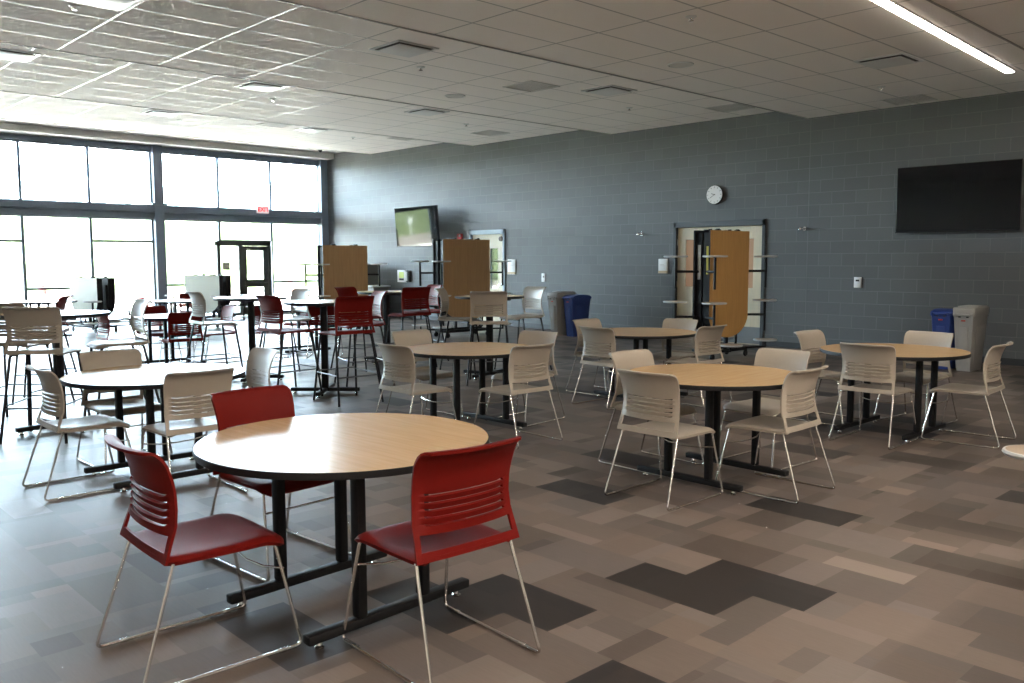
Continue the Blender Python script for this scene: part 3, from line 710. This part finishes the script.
# ------------------------------------------------------------------ folded cafeteria tables with attached stools
def folded_table(loc, rz, label, W, T, z0, z1, face, stools, curve=.34, stickers=False, disc=.185):
    t = thing('folding_table', label, 'table', (*loc, 0), rz, None)
    n = 16
    for s in (-1, 1):
        out = [(-W / 2, z1), (-W / 2, z0 + curve)] + [(-W / 2 * math.cos(PI * k / n), z0 + curve - curve * math.sin(PI * k / n)) for k in range(1, n)] + [(W / 2, z0 + curve), (W / 2, z1)]
        bm = bmesh.new(); ya, yb = s * (T / 2 - .028), s * T / 2
        add_prism(bm, out, ya, yb, 1, 0, 1)
        top = obj('table_panel', bm, [face, 'black_edge'], t, 0)
        k = .94
        bm = bmesh.new(); out2 = [(x * k, z0 + .05 + (z - z0) * .955 - .01) for x, z in out]
        add_prism(bm, out2, s * (T / 2 - .135), s * (T / 2 - .03)); obj('underframe', bm, 'black_steel', t, 0)
        bm = bmesh.new(); add_tube(bm, fillet([(-W * .42, s * (T / 2 - .15), z1 - .15), (-W * .42, s * (T / 2 - .15), .16), (W * .42, s * (T / 2 - .15), .16), (W * .42, s * (T / 2 - .15), z1 - .15)], .08), .018); obj('frame_tube', bm, 'black_steel', t)
        for x in (-W * .25, W * .25):
            bm = boxes([((x, s * (T / 2 - .05), z1 + .006), (.10, .05, .022)), ((x + .05, s * (T / 2 - .08), z1 + .016), (.03, .05, .03))], .004); obj('hinge_latch', bm, 'black_edge', t)
    # wheeled base
    bm = bmesh.new(); L = W * .86
    for s in (-1, 1): add_box(bm, (0, s * (T / 2 + .02), .13), (L, .045, .05), bev=.006)
    for x in (-L / 2, L / 2): add_box(bm, (x, 0, .13), (.045, T + .08, .05), bev=.006)
    for x in (-.16, .16): add_box(bm, (x, 0, .25), (.05, .06, .26), bev=.004)
    obj('base_frame', bm, 'black_steel', t)
    for sx in (-1, 1):
        for sy in (-1, 1):
            bm = bmesh.new(); add_lathe(bm, [(0, -.015), (.045, -.015), (.05, -.008), (.05, .008), (.045, .015), (0, .015)], 20); bmesh.ops.rotate(bm, cent=(0, 0, 0), matrix=Matrix.Rotation(PI / 2, 3, 'X'), verts=bm.verts[:]); bmesh.ops.translate(bm, vec=(sx * L / 2, sy * (T / 2 + .02), .05), verts=bm.verts[:])
            add_box(bm, (sx * L / 2, sy * (T / 2 + .02), .095), (.03, .045, .03)); obj('caster', bm, 'black_edge', t)
    for sx, sy, z, dx, dy in stools:
        x = sx * (W / 2 + dx); y = sy * (T / 2 + dy)
        bm = bmesh.new(); add_lathe(bm, [(0, z), (disc - .012, z), (disc - .012, z - .004), (0, z - .004)], 32, (x, y, 0)); sn = obj('stool_top', bm, 'stool_top', t)
        bm = bmesh.new(); add_lathe(bm, [(disc - .014, z + .001), (disc - .006, z), (disc, z - .010), (disc - .008, z - .024), (disc - .05, z - .028), (0, z - .028)], 32, (x, y, 0)); obj('rim', bm, 'stool_edge', sn)
        if z > .4:
            zb = max(.12, z - .50); za = z - .24
            bm = bmesh.new(); add_tube(bm, [(x, y, z - .026), (x, y, zb)], .020); obj('stool_post', bm, 'black_steel', sn)
            bm = bmesh.new(); add_tube(bm, [(x, y, za), (sx * (W / 2 - .04), sy * (T / 2 - .08), za)], .019); obj('stool_arm', bm, 'black_steel', sn)
        else:
            bm = bmesh.new(); add_tube(bm, [(x, y, z - .026), (x, y, .15), (sx * W * .40, sy * (T / 2 + .02), .14)], .020); obj('stool_arm', bm, 'black_steel', sn)
    if stickers:
        obj('warning_label', boxes([((-W / 2 * .945 - .003, -(T / 2 - .06), z1 - .45), (.004, .045, .42))]), 'yellow_label', t, 0)
        obj('instruction_label', boxes([((-W / 2 * .945 - .003, T / 2 - .09, z1 - .48), (.004, .05, .52))]), mat('paper_label', (.45, .43, .40), .6, noise=.3, nscale=30), t, 0)
    return t
def ring(zs, dx=.17, dy=.20, sides=((-1, -1), (-1, 1), (1, -1), (1, 1))):
    return [(a, b, z, dx, dy) for a, b in sides for z in zs]
# local -y is the front face; rz turns it to the viewer
folded_table((-.10, -2.12), PI / 2, 'folded oak cafeteria table with rounded end parked before the double doors', 1.08, .30, .33, 1.97, 'panel_wood',
             ring((1.59, .90)) + [(-1, -1, .25, -.25, .22), (1, -1, .27, .17, .22), (1, 1, .27, .17, .22)], stickers=True)
folded_table((-5.91, -2.48), 1.47, 'folded oak table in front of the single cream door', 1.13, .38, .33, 1.94, 'panel_wood_dim', ring((1.52, .86, .25)))
folded_table((-8.76, -3.44), 1.55, 'folded oak table by the window corner, beside the drink dispenser', 1.10, .25, .33, 1.85, 'panel_wood_dim', ring((1.46, .80, .25)))
folded_table((-12.08, -4.99), .33, 'low folded white-topped table in front of the entrance door', 1.10, .36, .30, 1.19, 'white_laminate', ring((.74, .25)), curve=.40)
folded_table((-12.43, -7.42), .18, 'low folded white-topped table by the windows near the high grey stools', 1.10, .40, .30, 1.17, 'white_laminate', ring((.70, .25)), curve=.40)

# unfolded stool table standing mostly outside the view, two of its stools show
t = thing('stool_table', 'round attached stool seats of a table cut by the picture edge', 'table', (7.1, -9.3, 0))
obj('tabletop', boxes([((.25, -.2, .735), (.76, 3.4, .03))], .01), 'maple', t)
bm = boxes([((.25, -1.3, .36), (.05, .5, .72)), ((.25, .9, .36), (.05, .5, .72)), ((.25, -.2, .13), (.05, 2.6, .05)), ((.25, -1.3, .03), (.5, .05, .05)), ((.25, .9, .03), (.5, .05, .05))], .006); obj('frame', bm, 'black_steel', t)
for x, y in ((-1.10, 1.01), (-.21, -2.26)):
    bm = bmesh.new(); add_lathe(bm, [(0, .45), (.168, .45), (.168, .446), (0, .446)], 40, (x, y, 0)); sn = obj('stool_top', bm, 'stool_top', t)
    bm = bmesh.new(); add_lathe(bm, [(.166, .451), (.178, .449), (.184, .436), (.172, .420), (.10, .416), (0, .416)], 40, (x, y, 0)); obj('rim', bm, 'stool_edge', sn)
    bm = bmesh.new(); add_tube(bm, fillet([(x, y, .418), (x, y, .13), (.25, y * .6, .13)], .06), .022); obj('stool_arm', bm, 'black_steel', sn)

# ------------------------------------------------------------------ tables and seating
table('round', 4.18, -11.69, .05, 'round maple table among three red chairs, the nearest table', 1.03)
table('round', 1.24, -11.39, 0, 'round table glaring white with window light, behind the red-chair table')
table('round', 1.50, -8.66, PI / 2, 'round maple table with grey chairs in front of the grey bar stools')
table('round', 4.05, -8.60, PI / 2, 'round maple table with four grey chairs standing in the middle of the floor')
table('round', 1.47, -6.12, PI / 2, 'round maple table with grey chairs closest to the folded table at the double doors')
table('round', 4.245, -6.09, 0, 'round maple table with grey chairs in front of the pale grey bin')
table('round', -5.19, -8.71, 0, 'round table ringed by red chairs beyond the high grey stools')
table('round', -9.89, -6.71, 0, 'round table with red chairs by the tall window column')
table('round', -5.60, -6.35, 0, 'round table with red chairs beyond the bar table with red stools')
table('round', -11.6, -8.63, 0, 'pale round table at the foot of the windows')
table('bar', -1.13, -11.36, .2, 'bar-height table with high grey stools, closest to the windows')
table('bar', -2.92, -8.55, .78, 'bar-height table in front of the entrance door')
table('bar', -1.28, -8.48, .80, 'bar-height table with red bar stools, white with glare')
table('bar', -3.33, -6.15, .4, 'bar-height table with red bar stools between the folded oak tables')
table('bar', -1.00, -6.16, .3, 'bar-height table with grey bar stools before the folded oak table')

C = lambda col, x, y, th, lb, s=1., g=None: place('chair', col, x, y, th, lb, g, s)
B = lambda col, x, y, th, lb, s=1., g=None: place('stool', col, x, y, th, lb, g, s)
# nearest table
C('red', 4.17, -12.37, -.03, 'red chair in side view, sled legs cut by the bottom of the picture', 1.03)
C('red', 3.43, -11.63, -1.49, 'red chair behind the nearest maple table, facing the viewer', 1.02)
C('red', 4.815, -11.70, 1.52, 'red chair seen from behind, its slotted back before the nearest table', 1.03)
# table 2
C('grey', 1.20, -11.89, 0, 'grey chair in side view at the window end of the glaring white round table')
C('grey', .65, -11.42, -1.55, 'grey chair behind the glaring white round table, facing the viewer')
C('grey', 1.83, -11.42, 1.57, 'grey chair seen from behind at the glaring white table, beside the red chair')
C('grey', 1.15, -10.74, 3.06, 'grey chair at the glaring white table, just above the red chair back')
# table 3
C('grey', 1.53, -9.30, 0, 'grey chair seen from behind at the bar-stool-side table, beside the red stools')
C('grey', .76, -8.60, -1.58, 'grey chair facing the viewer across the table before the grey bar stools')
C('grey', 2.15, -8.71, 1.53, 'grey chair seen from behind, bin-side of the table before the grey bar stools')
C('grey', 1.55, -8.02, 3.24, 'grey chair facing the viewer, half hidden by another, before the grey bar stools')
# table 4
C('grey', 4.10, -9.21, 0, 'grey chair seen from behind at the middle table, largest of its four')
C('grey', 3.53, -8.60, -1.60, 'grey chair sideways behind the largest grey chair at the middle table')
C('grey', 4.50, -8.565, 1.58, 'grey chair seen from behind at the middle table, over the dark floor tile')
C('grey', 4.06, -7.91, 3.09, 'grey chair facing the viewer across the middle table')
# table 5
C('grey', 1.53, -6.72, -.03, 'grey chair seen from behind at the table near the blue bin')
C('grey', .92, -6.15, -1.55, 'grey chair sideways just in front of the blue recycling bin')
C('grey', 2.05, -5.93, 1.52, 'grey chair seen from behind, right before the rounded end of the folded oak table')
C('grey', 1.49, -5.61, 3.2, 'grey chair facing the viewer directly under the black side of the double-door folded table')
# table 6
C('grey', 3.58, -5.92, -1.62, 'grey chair facing the pale-bin table from the folded-table side')
C('grey', 4.30, -6.535, .02, 'grey chair seen from behind at the table before the pale grey bin')
C('grey', 4.20, -5.45, 3.05, 'grey chair facing the viewer directly before the pale grey bin')
C('grey', 4.83, -5.95, 1.62, 'grey chair in side view beside the pale grey bin, last before the picture edge')
# high stools
B('grey', -.77, -11.57, .93, 'high grey stool seen from behind at the window-side bar table')
B('grey', -1.72, -11.57, .84, 'high grey stool cut by the picture edge behind another grey stool')
B('grey', -1.18, -10.80, 3.04, 'high grey stool in side view above the grey chair of the white table')
B('red', -2.98, -10.97, 2.68, 'red stool peeping over the window-side bar table')
B('grey', -3.06, -9.00, -.06, 'high grey stool in side view before the low folded table at the entrance door')
B('grey', -2.96, -8.01, 3.15, 'high grey stool facing the viewer beyond the bar table of red stools')
B('red', -.60, -8.62, 1.48, 'red bar stool seen from behind, largest of the red stools')
B('red', -1.33, -8.94, .06, 'red bar stool in side view with its slotted back to the entrance door')
B('red', -1.52, -7.80, 2.85, 'red bar stool with shining back behind the largest red stool')
B('red', -2.86, -6.95, -1.2, 'red bar stool peeping over the largest red stool')
B('red', -2.58, -6.29, 1.45, 'red bar stool seen from behind before the folded oak table of the single door')
B('red', -3.03, -5.72, 2.95, 'red bar stool facing the viewer, overlapped by another red stool near the oak panel')
B('grey', -.55, -6.57, .80, 'grey bar stool seen from behind in front of the folded oak table')
B('grey', -1.42, -6.35, -.90, 'grey bar stool seen edge-on beside the red stools and the folded oak table')
B('grey', -1.18, -5.39, 3.0, 'grey bar stool facing the viewer near the slim grey bin')
# distant red chairs
C('red', -4.40, -8.85, 1.45, 'red chair seen from behind beyond the high grey stools')
C('red', -5.85, -8.62, -1.57, 'red chair at the window side of the round table beyond the high grey stools')
C('red', -5.20, -7.98, 3.1, 'red chair just behind the seat of the high grey side-view stool')
C('red', -5.30, -9.40, 0, 'red chair under the end of the window-side bar table top')
C('red', -10.6, -6.15, 3.9, 'red chair at the far round table beside the window column')
C('red', -9.0, -7.45, -.7, 'red chair in side view at the far round table beside the window column')
C('red', -4.86, -7.30, -.76, 'red chair behind the side-view red bar stool')
C('red', -6.20, -5.95, 3.6, 'red chair showing only its top over the far round table behind the red stools')
C('red', -4.60, -6.45, .9, 'red chair behind the column of the red-stool bar table')

for ch in tproto['round'].children:
    if ch.name.split('.')[0] in ('tabletop', 'edge_band'):
        ch.location = (-.055, .03, 0); ch.scale = (1.035, 1.035, 1)

# ------------------------------------------------------------------ outside
bm = bmesh.new(); add_box(bm, (XW - 8.2, -6, -.06), (15.8, 80, .1)); struct('ground_patio', bm, 'concrete_out')
bm = bmesh.new(); add_box(bm, (-35, -6, -.08), (9, 160, .1)); struct('ground_road', bm, 'road_out')
bm = bmesh.new(); nx, ny = 40, 60; g = []
for i in range(nx + 1):
    u = i / nx; x = -39.4 - 60 * u
    g.append([bm.verts.new((x, -100 + 200 * j / ny, -.1 + 7.5 * (u ** .8) + (rnd.uniform(-.5, .5) if i else 0))) for j in range(ny + 1)])
for a, b in zip(g, g[1:]):
    for j in range(ny): bm.faces.new((a[j], a[j + 1], b[j + 1], b[j]))
struct('ground_hill', bm, 'grass', 60)
t = thing('street_lamp', 'pale lamp post beside the road outside, mirrored in the TV screen', 'lamp', (-38.2, -21.3, 0))
bm = bmesh.new(); add_tube(bm, [(0, 0, -.02), (0, 0, .90)], .035); obj('pole', bm, 'white', t)
bm = bmesh.new(); add_box(bm, (0, 0, 1.02), (.20, .20, .30), bev=.04); obj('lamp_head', bm, 'white', t)
t = thing('traffic_cone', 'red and white cone standing outside the windows', 'cone', (-27.6, -.8, 0))
bm = bmesh.new(); add_lathe(bm, [(.16, .02), (.10, .28), (.08, .40)], 20); add_box(bm, (0, 0, .012), (.42, .42, .024), bev=.005); obj('body', bm, 'badge_red', t)
bm = bmesh.new(); add_lathe(bm, [(.115, .22), (.092, .33), (.088, .33)], 20); obj('band', bm, 'white', t)
bm = bmesh.new(); add_lathe(bm, [(.08, .40), (.05, .56), (.03, .58), (0, .58)], 20); obj('tip', bm, 'badge_red', t)
C('grey', -20.6, -1.9, 2.6, 'grey chair out on the patio behind the low folded table at the entrance')
C('grey', -21.0, .1, 3.9, 'grey chair out on the patio seen beside the entrance door')
C('red', -20.6, 1.7, 2.9, 'red chair out on the patio between entrance door and folded oak table')
C('red', -20.4, -6.1, -.7, 'red chair out on the patio in front of the low window sill')

# ------------------------------------------------------------------ light
w = bpy.data.worlds.new('sky'); sc.world = w; w.use_nodes = True
bg = w.node_tree.nodes['Background']; bg.inputs[0].default_value = (.68, .83, 1.0, 1)
# clear sky: bright towards the horizon, deeper overhead
wt = w.node_tree; tc = wt.nodes.new('ShaderNodeTexCoord'); sp = wt.nodes.new('ShaderNodeSeparateXYZ'); mr = wt.nodes.new('ShaderNodeMapRange')
mr.inputs[1].default_value = .0; mr.inputs[2].default_value = .60; mr.inputs[3].default_value = 84.; mr.inputs[4].default_value = 9.
wt.links.new(tc.outputs['Generated'], sp.inputs[0]); wt.links.new(sp.outputs['Z'], mr.inputs[0]); wt.links.new(mr.outputs[0], bg.inputs[1])
sun = bpy.data.lights.new('sun', 'SUN'); sun.energy = 180; sun.angle = .01; sun.color = (1, .95, .86)
so = bpy.data.objects.new('sun', sun); COL.objects.link(so); so.rotation_euler = Vector((.55, -.45, .85)).to_track_quat('Z', 'Y').to_euler()
for b in range(3):
    ya, yb = COLS[b + 1] + .15, COLS[b] - .15
    for z0, z1 in ((.1, 2.58), (2.95, 4.28)):
        a = bpy.data.lights.new('daylight_portal', 'AREA'); a.shape = 'RECTANGLE'; a.size = z1 - z0; a.size_y = yb - ya; a.cycles.is_portal = True
        o = bpy.data.objects.new('daylight_portal', a); COL.objects.link(o); o.location = (XW - .14, (ya + yb) / 2, (z0 + z1) / 2)
        o.rotation_euler = (0, -PI / 2, 0)

# ------------------------------------------------------------------ camera
cam = bpy.data.cameras.new('camera'); co = bpy.data.objects.new('camera', cam); COL.objects.link(co); sc.camera = co
cam.sensor_width = 36; cam.lens = 866.24 * 36 / 1024; cam.clip_end = 400; cam.clip_start = .05
yaw, pitch, roll = -.811026, -.0943265, -.0026985
fw = Vector((math.sin(yaw) * math.cos(pitch), math.cos(yaw) * math.cos(pitch), math.sin(pitch)))
r = Vector((math.cos(yaw), -math.sin(yaw), 0)); u = r.cross(fw)
r2 = math.cos(roll) * r + math.sin(roll) * u; u2 = -math.sin(roll) * r + math.cos(roll) * u
co.matrix_world = Matrix(((r2.x, u2.x, -fw.x, 7.44375), (r2.y, u2.y, -fw.y, -13.7761), (r2.z, u2.z, -fw.z, 1.53897), (0, 0, 0, 1)))

sc.view_settings.view_transform = 'Standard'; sc.view_settings.look = 'None'
sc.view_settings.exposure = .15; sc.view_settings.gamma = 1; sc.view_settings.use_curve_mapping = False
cy = sc.cycles; cy.use_denoising = True; cy.max_bounces = 10; cy.diffuse_bounces = 5; cy.glossy_bounces = 4; cy.transparent_max_bounces = 12
cy.sample_clamp_indirect = 60; cy.caustics_reflective = False; cy.caustics_refractive = False
